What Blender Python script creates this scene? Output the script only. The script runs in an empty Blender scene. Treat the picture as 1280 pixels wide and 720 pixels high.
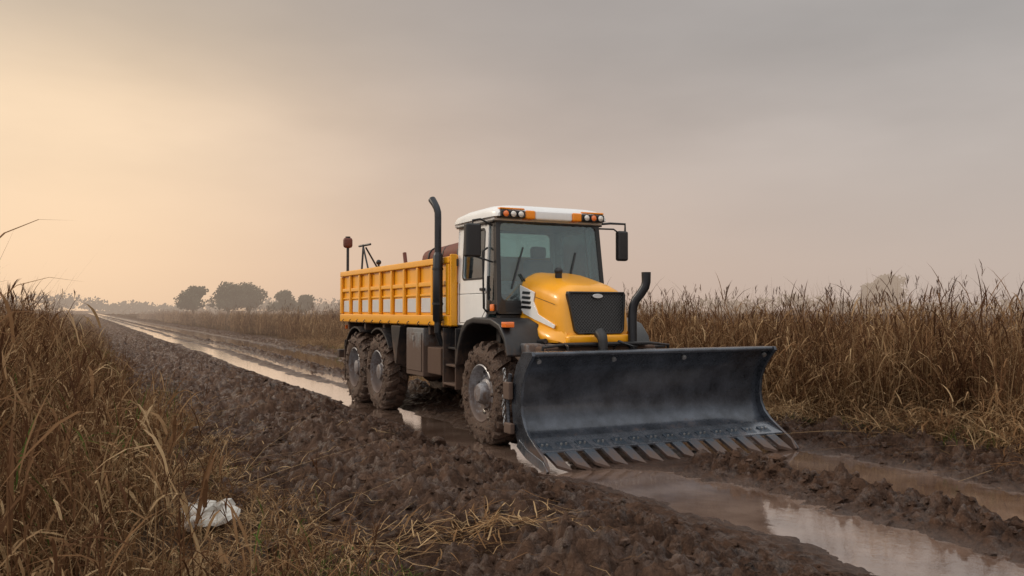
import bpy, math, random
import numpy as np
from mathutils import Vector
random.seed(7); rng=np.random.default_rng(7)
scene=bpy.context.scene
scene.view_settings.view_transform='Standard'; scene.view_settings.look='None'; scene.view_settings.exposure=0
COL=scene.collection
P0=(-0.43,11.13); FX,FY=0.4472,-0.8944; LX,LY=0.8944,0.4472
ROT=math.atan2(FY,FX)
def W(f,v): return (P0[0]+FX*f+LX*v, P0[1]+FY*f+LY*v)
def toL(x,y):
    dx,dy=x-P0[0],y-P0[1]; return (dx*FX+dy*FY, dx*LX+dy*LY)

# ---------------------------------------------------------------- materials
class NT:
    def __init__(s,name):
        s.m=bpy.data.materials.new(name); s.m.use_nodes=True; s.t=s.m.node_tree
        for n in list(s.t.nodes): s.t.nodes.remove(n)
        s.out=s.n('ShaderNodeOutputMaterial')
    def n(s,typ,**k):
        x=s.t.nodes.new(typ)
        for a,b in k.items(): setattr(x,a,b)
        return x
    def l(s,a,b): s.t.links.new(a,b)
    def val(s,sock,v):
        if hasattr(v,'is_linked'): s.l(v,sock)
        else: sock.default_value=v
    def math(s,op,a,b=0.0,c=None,clamp=False):
        x=s.n('ShaderNodeMath',operation=op,use_clamp=clamp); s.val(x.inputs[0],a); s.val(x.inputs[1],b)
        if c is not None: s.val(x.inputs[2],c)
        return x.outputs[0]
    def mix(s,f,a,b,mode='MIX'):
        x=s.n('ShaderNodeMix',data_type='RGBA',blend_type=mode); s.val(x.inputs[0],f)
        s.val(x.inputs[6],a if hasattr(a,'is_linked') else (*a,1)); s.val(x.inputs[7],b if hasattr(b,'is_linked') else (*b,1))
        return x.outputs[2]
    def noise(s,vec,scale,detail=4,rough=.55):
        x=s.n('ShaderNodeTexNoise'); x.inputs['Scale'].default_value=scale; x.inputs['Detail'].default_value=detail; x.inputs['Roughness'].default_value=rough
        if vec is not None: s.l(vec,x.inputs['Vector'])
        return x.outputs['Fac']
    def ramp(s,f,pts):
        x=s.n('ShaderNodeValToRGB'); s.l(f,x.inputs[0]); e=x.color_ramp.elements
        while len(e)<len(pts): e.new(.5)
        for i,(p,c) in enumerate(pts):
            e[i].position=p; e[i].color=(*c,1) if len(c)==3 else c
        return x.outputs[0]
    def mr(s,f,a,b,c=0.,d=1.):
        x=s.n('ShaderNodeMapRange'); s.l(f,x.inputs[0])
        for i,q in enumerate((a,b,c,d)): x.inputs[i+1].default_value=q
        return x.outputs[0]
    def bsdf(s,col,rough=.5,metal=0.,bump=None,bstr=.3,bdist=.02,spec=.5,coat=0.):
        p=s.n('ShaderNodeBsdfPrincipled')
        s.val(p.inputs['Base Color'],col if hasattr(col,'is_linked') else (*col,1))
        s.val(p.inputs['Roughness'],rough); s.val(p.inputs['Metallic'],metal)
        s.val(p.inputs['Specular IOR Level'],spec); p.inputs['Coat Weight'].default_value=coat
        p.inputs['Coat Roughness'].default_value=.08
        if bump is not None:
            b=s.n('ShaderNodeBump'); b.inputs['Strength'].default_value=bstr; b.inputs['Distance'].default_value=bdist
            s.l(bump,b.inputs['Height']); s.l(b.outputs[0],p.inputs['Normal'])
        s.l(p.outputs[0],s.out.inputs[0]); return p
MUDC=(.095,.053,.034)
def paint(name,col,rough=.4,metal=0.,dirt=.35,coat=0.,zlow=1.5,zspan=1.2,var=.12,bump=.05,col2=None,base=.22):
    t=NT(name); oc=t.n('ShaderNodeTexCoord').outputs['Object']
    sp=t.n('ShaderNodeSeparateXYZ'); t.l(oc,sp.inputs[0])
    n1=t.noise(oc,3.5,6,.65); n2=t.noise(oc,22,5,.6)
    mp=t.n('ShaderNodeMapping'); mp.inputs['Scale'].default_value=(26,26,2.2); t.l(oc,mp.inputs[0]); st=t.noise(mp.outputs[0],1,4,.6)
    low=t.mr(sp.outputs[2],zlow,zlow-zspan,0,1)
    a=t.math('MULTIPLY',low,dirt*1.3); a=t.math('ADD',a,dirt*base)
    nn=t.math('MULTIPLY_ADD',n1,.6,t.math('MULTIPLY_ADD',n2,.35,t.math('MULTIPLY',st,.35)))
    d=t.math('ADD',nn,a); f=t.mr(d,.86,1.12,0,.92)
    c0=t.mix(t.mr(n1,.3,.7),tuple(x*(1-var) for x in col),tuple(min(1,x*(1+var*.4)) for x in (col2 or col)))
    c0=t.mix(t.mr(st,.55,.75,0,dirt*.5),c0,tuple(.6*x+.03 for x in col))
    c=t.mix(f,c0,MUDC)
    r=t.math('MULTIPLY_ADD',n2,.25,t.math('MULTIPLY_ADD',f,.35,rough-.1),clamp=True)
    m=t.math('MULTIPLY',t.math('SUBTRACT',1.,f),metal)
    t.bsdf(c,r,m,bump=t.math('MULTIPLY_ADD',f,.8,n2),bstr=bump*3,bdist=.006,coat=coat)
    return t.m
yellow=paint('yellow_paint',(.86,.375,.009),.33,0,.30,.35,var=.08)
white=paint('white_paint',(.80,.80,.79),.36,0,.22,.3,var=.05)
black=paint('black_trim',(.013,.013,.015),.42,0,.42)
blackclean=paint('black_gloss',(.01,.01,.011),.28,0,.1,.2,zlow=1)
chassis=paint('chassis_dark',(.02,.02,.022),.55,0,1.0)
grey=paint('grey_box',(.20,.205,.21),.45,.2,.75)
silver=paint('silver_panel',(.60,.60,.60),.4,.1,.2)
rimm=paint('rim_grey',(.34,.35,.38),.34,.4,.46,.2,zlow=1.2)
pipe=paint('exhaust_steel',(.035,.037,.042),.34,.6,.15)
bladem=paint('blade_steel',(.042,.050,.064),.26,.5,.55,.30,zlow=.42,zspan=.55,var=.4,col2=(.085,.098,.122),base=.02,bump=.09)
edgem=paint('worn_steel',(.19,.21,.245),.24,.75,.42,.2,zlow=.3,zspan=.6,var=.35)
toothm=paint('tooth_steel',(.04,.055,.075),.26,.5,.5,.2,zlow=.2,zspan=.3)
rust=paint('rust_brown',(.13,.035,.02),.6,0,.3)
seatm=paint('seat_fabric',(.16,.20,.21),.8,0,.1)
bolt=paint('bolt_steel',(.4,.4,.4),.35,.8,.1)
orange=paint('orange_plastic',(.90,.28,.01),.25,0,.1)
chrome=paint('chrome',(.6,.6,.6),.15,1,.05)
def lampmat():
    t=NT('lamp_lens'); t.bsdf((.75,.72,.66),.08,.3,coat=1.); return t.m
lens=lampmat()
def ambermat():
    t=NT('amber_lens'); t.bsdf((.9,.20,.03),.1,0,coat=1.); return t.m
amber=ambermat()
def glassmat():
    t=NT('cab_glass'); tr=t.n('ShaderNodeBsdfTransparent'); tr.inputs[0].default_value=(.64,.78,.78,1)
    g=t.n('ShaderNodeBsdfGlossy'); g.inputs[0].default_value=(.9,.95,1,1); g.inputs[1].default_value=.02
    df=t.n('ShaderNodeBsdfDiffuse'); df.inputs[0].default_value=(.30,.34,.34,1)
    fr=t.n('ShaderNodeFresnel'); fr.inputs[0].default_value=1.6
    m=t.n('ShaderNodeMixShader'); t.l(t.math('MULTIPLY_ADD',fr.outputs[0],1.2,.04),m.inputs[0]); t.l(tr.outputs[0],m.inputs[1]); t.l(g.outputs[0],m.inputs[2])
    oc=t.n('ShaderNodeTexCoord').outputs['Object']; nz=t.noise(oc,60,3,.6); sm=t.noise(oc,2.5,3)
    f=t.math('ADD',t.mr(nz,.60,.70,0,.35),t.mr(sm,.4,.7,.0,.12))
    m2=t.n('ShaderNodeMixShader'); t.l(f,m2.inputs[0]); t.l(m.outputs[0],m2.inputs[1]); t.l(df.outputs[0],m2.inputs[2])
    t.l(m2.outputs[0],t.out.inputs[0]); return t.m
glass=glassmat()
def tyremat():
    t=NT('muddy_tyre'); oc=t.n('ShaderNodeTexCoord').outputs['Object']
    n1=t.noise(oc,5,6,.7); n2=t.noise(oc,30,5,.65)
    f=t.mr(t.math('MULTIPLY_ADD',n2,.5,n1),.48,.74,.15,.97)
    c=t.mix(f,(.018,.016,.015),t.mix(n2,(.04,.022,.014),(.145,.083,.055)))
    t.bsdf(c,t.mr(n2,.35,.65,.28,.75),bump=t.math('ADD',t.math('MULTIPLY',n1,1.5),n2),bstr=1.,bdist=.035,spec=.42); return t.m
tyre=tyremat()
def grillemat():
    t=NT('grille_mesh'); oc=t.n('ShaderNodeTexCoord').outputs['Object']
    v=t.n('ShaderNodeTexVoronoi',feature='DISTANCE_TO_EDGE'); v.inputs['Scale'].default_value=34; v.inputs['Randomness'].default_value=0
    mp=t.n('ShaderNodeMapping'); mp.inputs['Scale'].default_value=(.001,1,1); mp.inputs['Rotation'].default_value=(.785,0,0); t.l(oc,mp.inputs[0]); t.l(mp.outputs[0],v.inputs['Vector'])
    f=t.mr(v.outputs['Distance'],.08,.2,1,0)
    t.bsdf(t.mix(f,(.002,.002,.002),(.06,.06,.062)),.4,bump=f,bstr=.8,bdist=.01); return t.m
grille=grillemat()

# ---------------------------------------------------------------- mesh helpers
def empty(name,loc=(0,0,0),rz=0):
    e=bpy.data.objects.new(name,None); e.location=loc; e.rotation_euler=(0,0,rz); e.empty_display_size=.3; COL.objects.link(e); return e
truck=empty('tractor_dump_truck',(P0[0],P0[1],0),ROT)
import bmesh
def mk(name,verts,faces,mat,parent=truck,smooth=None,bevel=0.,warp=None,seg=2):
    if warp: verts=[warp(*p) for p in verts]
    me=bpy.data.meshes.new(name); me.from_pydata([tuple(map(float,p)) for p in verts],[],[tuple(map(int,f)) for f in faces])
    b=bmesh.new(); b.from_mesh(me); bmesh.ops.recalc_face_normals(b,faces=b.faces); b.to_mesh(me); b.free()
    o=bpy.data.objects.new(name,me); COL.objects.link(o)
    if parent: o.parent=parent
    me.materials.append(mat)
    if bevel>0:
        m=o.modifiers.new('b','BEVEL'); m.width=bevel; m.segments=seg; m.limit_method='ANGLE'; m.angle_limit=math.radians(35)
    if smooth is None: smooth=bevel>0
    if smooth:
        me.polygons.foreach_set('use_smooth',[True]*len(me.polygons))
        try: me.set_sharp_from_angle(angle=math.radians(40))
        except Exception: pass
        if bevel>0:
            w=o.modifiers.new('w','WEIGHTED_NORMAL'); w.keep_sharp=False
    return o
def box(name,f,v,z,mat,bevel=.01,warp=None,parent=truck):
    V=[(a,b,c) for a in f for b in v for c in z]
    F=[(0,1,3,2),(4,6,7,5),(0,4,5,1),(2,3,7,6),(0,2,6,4),(1,5,7,3)]
    return mk(name,V,F,mat,bevel=bevel,warp=warp,parent=parent)
def prism(name,pts,d0,d1,mat,plane='fz',bevel=.008,warp=None,parent=truck):
    n=len(pts); V=[]
    for d in (d0,d1):
        for a,b in pts: V.append((a,d,b) if plane=='fz' else ((d,a,b) if plane=='vz' else (a,b,d)))
    F=[tuple(range(n)),tuple(range(2*n-1,n-1,-1))]+[(i,(i+1)%n,n+(i+1)%n,n+i) for i in range(n)]
    return mk(name,V,F,mat,bevel=bevel,warp=warp,parent=parent)
def rr(a0,a1,b0,b1,r,n=5):
    P=[]
    for cx,cy,s in ((a1-r,b1-r,0),(a0+r,b1-r,90),(a0+r,b0+r,180),(a1-r,b0+r,270)):
        for i in range(n+1):
            t=math.radians(s+90*i/n); P.append((cx+r*math.cos(t),cy+r*math.sin(t)))
    return P
def ring(name,outer,inner,d0,d1,mat,plane='fz',warp=None,bevel=.005):
    n=len(outer); V=[]
    m=lambda a,b,d:(a,d,b) if plane=='fz' else (d,a,b)
    for d in (d0,d1):
        for L in (outer,inner):
            for a,b in L: V.append(m(a,b,d))
    F=[]
    for i in range(n):
        j=(i+1)%n
        F+=[(i,j,n+j,n+i),(2*n+i,3*n+i,3*n+j,2*n+j),(i,2*n+i,2*n+j,j),(n+i,n+j,3*n+j,3*n+i)]
    return mk(name,V,F,mat,bevel=bevel,warp=warp,smooth=True)
def tubegeo(pts,r,n=12,caps=True):
    pts=[Vector(p) for p in pts]; V=[];F=[]
    rs=r if isinstance(r,(list,tuple)) else [r]*len(pts)
    ref=None
    for i,p in enumerate(pts):
        t=(pts[min(i+1,len(pts)-1)]-pts[max(i-1,0)]).normalized()
        if ref is None: ref=Vector((0,0,1)) if abs(t.z)<.9 else Vector((1,0,0))
        a=(ref-t*ref.dot(t)).normalized(); ref=a; b=t.cross(a)
        for k in range(n):
            q=2*math.pi*k/n; V.append(p+a*rs[i]*math.cos(q)+b*rs[i]*math.sin(q))
    for i in range(len(pts)-1):
        for k in range(n):
            k2=(k+1)%n; F.append((i*n+k,i*n+k2,(i+1)*n+k2,(i+1)*n+k))
    if caps: F+= [tuple(range(n-1,-1,-1)),tuple((len(pts)-1)*n+k for k in range(n))]
    return V,F
def tube(name,pts,r,mat,n=12,parent=truck):
    V,F=tubegeo(pts,r,n); return mk(name,V,F,mat,smooth=True,parent=parent)
def lathe_v(name,prof,cf,cv,cz,mat,n=48,sgn=1,parent=truck):
    V=[];F=[];m=len(prof)
    for k in range(n):
        a=2*math.pi*k/n
        for r,o in prof: V.append((cf+r*math.cos(a),cv+sgn*o,cz+r*math.sin(a)))
    for k in range(n):
        k2=(k+1)%n
        for i in range(m-1): F.append((k*m+i,k*m+i+1,k2*m+i+1,k2*m+i))
    return mk(name,V,F,mat,smooth=True,parent=parent)
def sphere(name,c,r,mat,parent=truck,seg=16):
    V=[];F=[]
    rx=r if isinstance(r,(tuple,list)) else (r,r,r)
    h=seg//2
    for i in range(h+1):
        t=math.pi*i/h
        for k in range(seg):
            a=2*math.pi*k/seg; V.append((c[0]+rx[0]*math.sin(t)*math.cos(a),c[1]+rx[1]*math.sin(t)*math.sin(a),c[2]+rx[2]*math.cos(t)))
    for i in range(h):
        for k in range(seg):
            k2=(k+1)%seg; F.append((i*seg+k,i*seg+k2,(i+1)*seg+k2,(i+1)*seg+k))
    return mk(name,V,F,mat,smooth=True,parent=parent)

# ---------------------------------------------------------------- wheels
R=.66
def wheel(tag,cf,near):
    cz=.605; sg=1 if near else -1; cv=0.0 if near else 2.1
    pr=[(.345,.07),(.37,.03),(.41,.012),(.47,.0),(.53,.005),(.58,.025),(.61,.06),(.622,.12),(.625,.21),(.622,.30),(.61,.36),(.58,.395),(.53,.415),(.47,.42),(.40,.405),(.345,.35),(.345,.07)]
    lathe_v('tyre_'+tag,pr,cf,cv,cz,tyre,64,sg)
    V=[];F=[]; N=20
    def pt(a,r,o): return (cf+r*math.cos(a),cv+sg*o,cz+r*math.sin(a))
    for k in range(N):
        for side in (0,1):
            a0=2*math.pi*(k+.5*side)/N; da=.085
            path=[(.02,.525,.565,0),(.035,.56,.632,.02),(.075,.60,.662,.05),(.14,.61,.668,.10),(.225,.61,.668,.17)]
            b=len(V)
            for (o,rb,rt,sh) in path:
                oo=o if side==0 else .42-o
                for (r,d) in ((rb,-da),(rt,-da*.75),(rt,da*.75),(rb,da)):
                    V.append(pt(a0+sh+d,r+random.uniform(-.004,.004),oo))
            for i in range(len(path)-1):
                for q in range(3):
                    F.append((b+i*4+q,b+i*4+q+1,b+i*4+5+q,b+i*4+4+q))
            F+=[(b,b+3,b+2,b+1),tuple(b+(len(path)-1)*4+q for q in range(4))]
    mk('tread_'+tag,V,F,tyre,smooth=False,bevel=0)
    V=[];F=[]
    for k in range(150):
        a=random.uniform(0,6.283); sd=random.random()<.55
        r_=random.uniform(.40,.60) if sd else random.uniform(.60,.655); o_=random.uniform(-.004,.012) if sd else random.uniform(.04,.38); s_=random.uniform(.008,.034)
        c=pt(a,r_,o_); b=len(V)
        for i in range(5):
            th=math.pi*i/4
            for j in range(6):
                ph=2*math.pi*j/6; q=s_*random.uniform(.7,1.3); V.append((c[0]+q*math.sin(th)*math.cos(ph),c[1]+q*.6*math.cos(th),c[2]+q*math.sin(th)*math.sin(ph)))
        for i in range(4):
            for j in range(6): j2=(j+1)%6; F.append((b+i*6+j,b+i*6+j2,b+i*6+6+j2,b+i*6+6+j))
    mk('caked_mud_'+tag,V,F,tyre,smooth=True)
    rim=[(.365,.05),(.375,.025),(.36,.018),(.345,.03),(.335,.07),(.32,.10),(.30,.13),(.275,.15),(.24,.155),(.20,.145),(.185,.10),(.15,.085),(.14,.04),(.12,.0),(.10,-.02),(.0,-.022)]
    if not near or cf<-1: rim=[(.365,.05),(.375,.025),(.36,.018),(.345,.03),(.335,.08),(.32,.13),(.30,.17),(.27,.19),(.22,.195),(.20,.17),(.17,.12),(.14,.10),(.13,.06),(.11,.05),(.0,.048)]
    lathe_v('rim_'+tag,rim,cf,cv,cz,rimm,48,sg)
    V=[];F=[]
    for k in range(10):
        a=2*math.pi*k/10; rr_=.222; ct=.145 if cf>-1 and near else .19
        v,f=tubegeo([(cf+rr_*math.cos(a),cv+sg*(ct-.035),cz+rr_*math.sin(a)),(cf+rr_*math.cos(a),cv+sg*(ct+.03),cz+rr_*math.sin(a))],.016,6)
        b=len(V); V+=v; F+=[tuple(b+i for i in q) for q in f]
    mk('wheel_nuts_'+tag,V,F,rimm,smooth=False)
    V=[];F=[]
    for k in range(8):
        a=2*math.pi*(k+.5)/8; ct=.148 if cf>-1 and near else .186
        b=len(V); 
        for j in range(10):
            q=2*math.pi*j/10; r2=.285+.02*math.cos(q); a2=a+.1*math.sin(q); V.append((cf+r2*math.cos(a2),cv+sg*(ct-.022),cz+r2*math.sin(a2)))
        F.append(tuple(range(b,b+10)))
    mk('rim_holes_'+tag,V,F,blackclean,smooth=False)
FR,MID,REAR=0.0,-4.33,-5.70
for tag,f,n in (('front_right',FR,1),('mid_right',MID,1),('rear_right',REAR,1),('front_left',FR,0),('mid_left',MID,0),('rear_left',REAR,0)): wheel(tag,f,n)
for i,f in enumerate((FR,MID,REAR)):
    tube('axle_%d'%i,[(f,.3,.6),(f,1.8,.6)],.085,chassis); sphere('differential_%d'%i,(f,1.05,.6),(.2,.2,.2),chassis)
# chassis
box('chassis_rail_right',(-7.0,1.25),(.62,.72),(.86,1.12),chassis); box('chassis_rail_left',(-7.0,1.25),(1.38,1.48),(.86,1.12),chassis)
for i,f in enumerate((-6.9,-5.0,-3.2,-1.6,.6)): box('cross_member_%d'%i,(f,f+.12),(.72,1.38),(.9,1.08),chassis)
for i,f in enumerate((-6.6,-5.5,-4.4,-3.3,-2.2,-1.4)): box('bed_bearer_%d'%i,(f,f+.09),(.15,1.95),(1.3,1.44),chassis)
box('subframe',(-6.9,-1.25),(.6,.75),(1.12,1.31),chassis); box('subframe_left',(-6.9,-1.25),(1.35,1.5),(1.12,1.31),chassis)
box('rear_bumper',(-7.22,-7.05),(.1,2.0),(.72,.88),black,.015); box('rear_bumper_bracket',(-7.05,-6.9),(.55,1.5),(.78,1.1),chassis)
box('engine_block',(-.2,1.0),(.75,1.35),(.8,1.4),chassis)
box('gearbox',(-2.9,-.2),(.8,1.3),(.62,1.1),chassis,.03); tube('fuel_tank',[(-3.35,1.75,.95),(-2.1,1.75,.95)],.27,grey,20)
box('toolbox',(-2.98,-2.22),(.08,.6),(.66,1.40),grey,.02); box('toolbox_lid',(-2.93,-2.27),(.066,.078),(.74,1.33),grey,.01); box('toolbox_latch',(-2.63,-2.57),(.05,.064),(1.2,1.28),bolt,.004)
box('battery_box',(-2.15,-1.6),(.12,.55),(.72,1.12),chassis,.02)
tube('air_tank',[(-1.95,.3,1.28),(-1.3,.3,1.28)],.1,chassis,16)
prism('mudguard_front_right',[(-3.15,1.42),(-3.62,1.42),(-3.62,1.33),(-3.5,1.0),(-3.42,.8),(-3.36,.8),(-3.3,1.05)],.04,.5,black,bevel=.01)
def arc_fender(name,cf,v0,v1,a0,a1,rad,mat,th=.03):
    P=[];n=14
    for i in range(n+1):
        a=math.radians(a0+(a1-a0)*i/n); P.append((cf+rad*math.cos(a),.605+rad*math.sin(a)))
    for i in range(n,-1,-1):
        a=math.radians(a0+(a1-a0)*i/n); P.append((cf+(rad+th)*math.cos(a),.605+(rad+th)*math.sin(a)))
    prism(name,P,v0,v1,mat,bevel=.004)
for s,(v0,v1) in (('right',(.03,.46)),('left',(1.64,2.07))):
    arc_fender('mid_fender_'+s,MID,v0,v1,35,118,.735,black); arc_fender('rear_fender_'+s,REAR,v0,v1,62,150,.735,black)
box('mudflap_right',(-6.52,-6.49),(.06,.44),(.35,1.1),black,.004); box('mudflap_left',(-6.52,-6.49),(1.66,2.04),(.35,1.1),black,.004)
# ---------------------------------------------------------------- bed
bf0,bf1=-6.93,-1.2; bv0,bv1=.08,2.02
box('bed_floor',(bf0,bf1),(bv0+.03,bv1-.03),(1.44,1.5),yellow,.005)
for s,vo,sg in (('right',bv0,1),('left',bv1,-1)):
    def vv(a,b): return tuple(sorted((vo+sg*a,vo+sg*b)))
    box('bed_side_panel_'+s,(bf0,bf1),vv(.06,.09),(1.505,2.40),yellow,.003)
    box('bed_top_rail_'+s,(bf0,bf1),vv(.0,.12),(2.34,2.44),yellow,.015)
    box('bed_mid_rail_'+s,(bf0+.08,bf1-.08),vv(.02,.058),(2.03,2.10),yellow,.01)
    box('bed_bottom_rail_'+s,(bf0,bf1),vv(.0,.058),(1.45,1.60),yellow,.015)
    n=10
    for i in range(n):
        f=bf0+.04+(bf1-bf0-.12)*i/(n-1); e=i in (0,n-1)
        w=.055 if e else .035
        P=[(f-w,1.605),(f+w,1.605),(f+w,2.335),(f-w,2.335)]
        prism('bed_post_%s_%d'%(s,i),P,*vv(.004,.056),yellow,bevel=.012)
        if i<n-1:
            g=(bf1-bf0-.12)/(n-1)
            box('bed_reflector_%s_%d'%(s,i),(f+.10,f+g-.10),vv(.045,.0585),(1.64,1.86),silver,.004)
            box('bed_stiffener_%s_%d'%(s,i),(f+.05,f+g-.05),vv(.038,.0585),(1.885,1.92),yellow,.006)
    for i in range(12):
        f=bf0+.3+i*.47; tube('bed_hook_%s_%d'%(s,i),[(f,vo-sg*.002,1.5),(f,vo-sg*.03,1.47),(f,vo-sg*.002,1.44)],.008,black,6)
box('bed_headboard',(bf1-.06,bf1),(bv0+.13,bv1-.13),(1.505,2.46),yellow,.01)
box('bed_tailgate',(bf0+.002,bf0+.06),(bv0+.13,bv1-.13),(1.505,2.36),yellow,.01)
box('bed_corner_post',(bf1-.002,bf1+.05),(bv0+.01,bv0+.11),(1.45,2.47),yellow,.012)
for i in range(3): box('tail_light_%d'%i,(bf0-.03,bf0-.003),(.2+.12*i,.3+.12*i),(1.3,1.38),amber,.005)
V,F=tubegeo([(-3.35,.6,2.46),(-3.2,.6,2.5),(-1.75,.6,2.53),(-1.30,.62,2.52),(-1.22,.62,2.48)],[.05,.17,.19,.17,.05],16); mk('tarp_roll',V,F,rust,smooth=True)
for i,f in enumerate((-2.9,-2.3,-1.7)): tube('tarp_strap_%d'%i,[(f,.6,2.51),(f+.04,.6,2.512)],.192,black,16)
tube('load_pole_a',[(-3.8,.4,2.1),(-3.98,.4,2.66)],.035,rust,8); 
tube('marker_pole',[(-6.8,.2,2.3),(-6.8,.2,2.98)],.028,black,8); box('marker_lamp',(-6.87,-6.73),(.11,.29),(2.92,3.13),rust,.05); tube('marker_cap',[(-6.8,.2,3.1),(-6.8,.2,3.15)],.05,black,10)
tube('tripod_leg_a',[(-6.2,.3,2.3),(-6.2,.34,2.95)],.02,black,8); tube('tripod_leg_b',[(-5.95,.4,2.3),(-6.2,.34,2.9)],.018,black,8); tube('tripod_leg_c',[(-6.2,.75,2.3),(-6.18,.38,2.9)],.018,black,8); tube('tripod_bar',[(-6.35,.3,2.93),(-6.0,.42,2.95)],.022,black,8)
tube('load_handle',[(-5.4,.4,2.3),(-5.42,.4,2.55)],.02,black,8); sphere('load_knob',(-5.42,.4,2.57),.05,black)
# exhaust stack
tube('exhaust_stack',[(-1.42,.0,1.35),(-1.42,.0,3.0),(-1.425,.0,3.08),(-1.45,-.01,3.15),(-1.50,-.02,3.21),(-1.58,-.03,3.28)],[.05,.05,.05,.05,.052,.056],pipe,18)
tube('exhaust_muffler',[(-1.42,.0,1.5),(-1.42,.0,1.53),(-1.42,.0,2.45),(-1.42,.0,2.5)],[.05,.072,.072,.05],pipe,20)
tube('exhaust_lower',[(-1.42,.0,1.36),(-1.42,.05,1.2),(-1.35,.4,1.1),(-1.1,.8,1.1)],.045,pipe,12)
for i,z in enumerate((1.75,2.25)): tube('exhaust_clamp_%d'%i,[(-1.42,.0,z),(-1.42,.0,z+.03)],.08,black,20); 
# ---------------------------------------------------------------- cab
cc=1.03
def cw(f,v,z): 
    k=1-.055*max(0,z-1.95); return (f-(.12*max(0,z-1.75) if f>-.25 else 0)+0, cc+(v-cc)*k, z)
def cwb(f,v,z):
    k=1-.055*max(0,z-1.95); return (f,cc+(v-cc)*k,z)
for s,v0,v1 in (('right',.2,.25),('left',1.81,1.86)):
    ring('cab_door_'+s,rr(-1.17,-.20,1.90,2.86,.04),rr(-1.0,-.30,2.10,2.76,.07),v0,v1,white,warp=cwb)
    prism('cab_lower_panel_'+s,[(-1.17,1.46),(-1.17,1.895),(-.2,1.895),(-.2,1.62),(-.3,1.5),(-.4,1.46)],v0,v1,white,bevel=.012)
    prism('cab_window_'+s,rr(-1.03,-.27,2.07,2.79,.07),v0+.02,v0+.028,glass,bevel=0,warp=cwb)
    dv=-.006 if s=='right' else .056
    ring('window_seal_'+s,rr(-1.015,-.285,2.085,2.775,.075),rr(-.99,-.31,2.11,2.75,.065),v0+dv,v0+dv+.008,black,warp=cwb,bevel=.002)
    ring('front_quarter_frame_'+s,rr(-.195,.10,1.62,2.86,.03),rr(-.155,.055,1.80,2.80,.03),v0,v1,blackclean,warp=cw)
    prism('front_quarter_glass_'+s,rr(-.17,.07,1.78,2.82,.03),v0+.02,v0+.028,glass,bevel=0,warp=cw)
    box('door_handle_'+s,(-.36,-.22),(v0-.03 if s=='right' else v1,v0-.002 if s=='right' else v1+.03),(1.93,1.97),black,.008)
    sgn=-1 if s=='right' else 1; vb=v0 if s=='right' else v1
    tube('grab_rail_'+s,[(-.17,vb+sgn*.005,1.65),(-.17,vb+sgn*.05,1.7),(-.2,vb+sgn*.05-.0,2.45),(-.2,vb-sgn*.02,2.5)],.014,black,8)
    tube('door_hinge_%s'%s,[(-1.15,vb+sgn*.01,2.3),(-1.15,vb+sgn*.01,2.4)],.015,black,8)
    tube('door_line_'+s,[(-1.09,vb+sgn*.001,1.5),(-1.09,vb+sgn*.001,2.05)],.004,black,6)
    tube('door_line_b_'+s,[(-1.09,vb+sgn*.001,1.5),(-.42,vb+sgn*.001,1.5),(-.24,vb+sgn*.001,1.66),(-.24,vb+sgn*.001,1.9)],.004,black,6)
box('orange_marker_right',(-.02,.07),(.165,.197),(1.66,1.75),amber,.01)
box('cab_floor',(-1.17,.0),(.25,1.81),(1.46,1.52),black,.005)
box('cab_rear_lower',(-1.215,-1.172),(.22,1.84),(1.46,2.05),white,.01)
ring('cab_rear_frame',rr(.2,1.86,2.052,2.86,.04),rr(.32,1.74,2.10,2.80,.07),-1.215,-1.172,white,'vz',warp=cwb)
prism('cab_rear_glass',rr(.30,1.76,2.08,2.82,.07),-1.2,-1.19,glass,'vz',bevel=0,warp=cwb)
ring('windshield_frame',rr(.2,1.86,1.62,2.87,.05),rr(.265,1.795,1.80,2.82,.07),.102,.14,blackclean,'vz',warp=cw)
prism('windshield_glass',rr(.25,1.81,1.78,2.84,.07),.118,.126,glass,'vz',bevel=0,warp=cw)
box('firewall',(-.02,.10),(.26,1.80),(1.2,1.615),black,.01)
tube('wiper_arm_a',[(.16,.75,1.83),(.10,.55,2.15)],.010,black,6); tube('wiper_blade_a',[(.115,.42,1.95),(.045,.62,2.5)],.011,black,6)
tube('wiper_arm_b',[(.16,1.5,1.83),(.10,1.3,2.15)],.010,black,6); tube('wiper_blade_b',[(.125,1.25,1.93),(.05,1.42,2.45)],.011,black,6)
for i,v in enumerate((.55,1.4)):
    box('seat_base_%d'%i,(-.95,-.45),(v-.23,v+.23),(1.75,1.9),seatm,.05); box('seat_back_%d'%i,(-1.05,-.9),(v-.23,v+.23),(1.85,2.40),seatm,.05); box('headrest_%d'%i,(-1.04,-.93),(v-.12,v+.12),(2.43,2.6),seatm,.04)
box('dashboard',(-.28,.06),(.3,1.76),(1.6,1.86),blackclean,.04)
def torus(name,c,Rr,r,tilt,mat):
    P=[]
    for k in range(25):
        a=2*math.pi*k/24; x=Rr*math.cos(a); y=Rr*math.sin(a); P.append((c[0]+x*math.sin(tilt)*-1,c[1]+y,c[2]+x*math.cos(tilt)))
    tube(name,P,r,mat,8)
torus('steering_wheel',(-.38,1.4,2.0),.19,.016,.5,black); tube('steering_column',[(-.15,1.4,1.8),(-.38,1.4,2.0)],.025,black,8)
tube('steering_spoke',[(-.38,1.22,2.0),(-.38,1.58,2.0)],.012,black,6)
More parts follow.
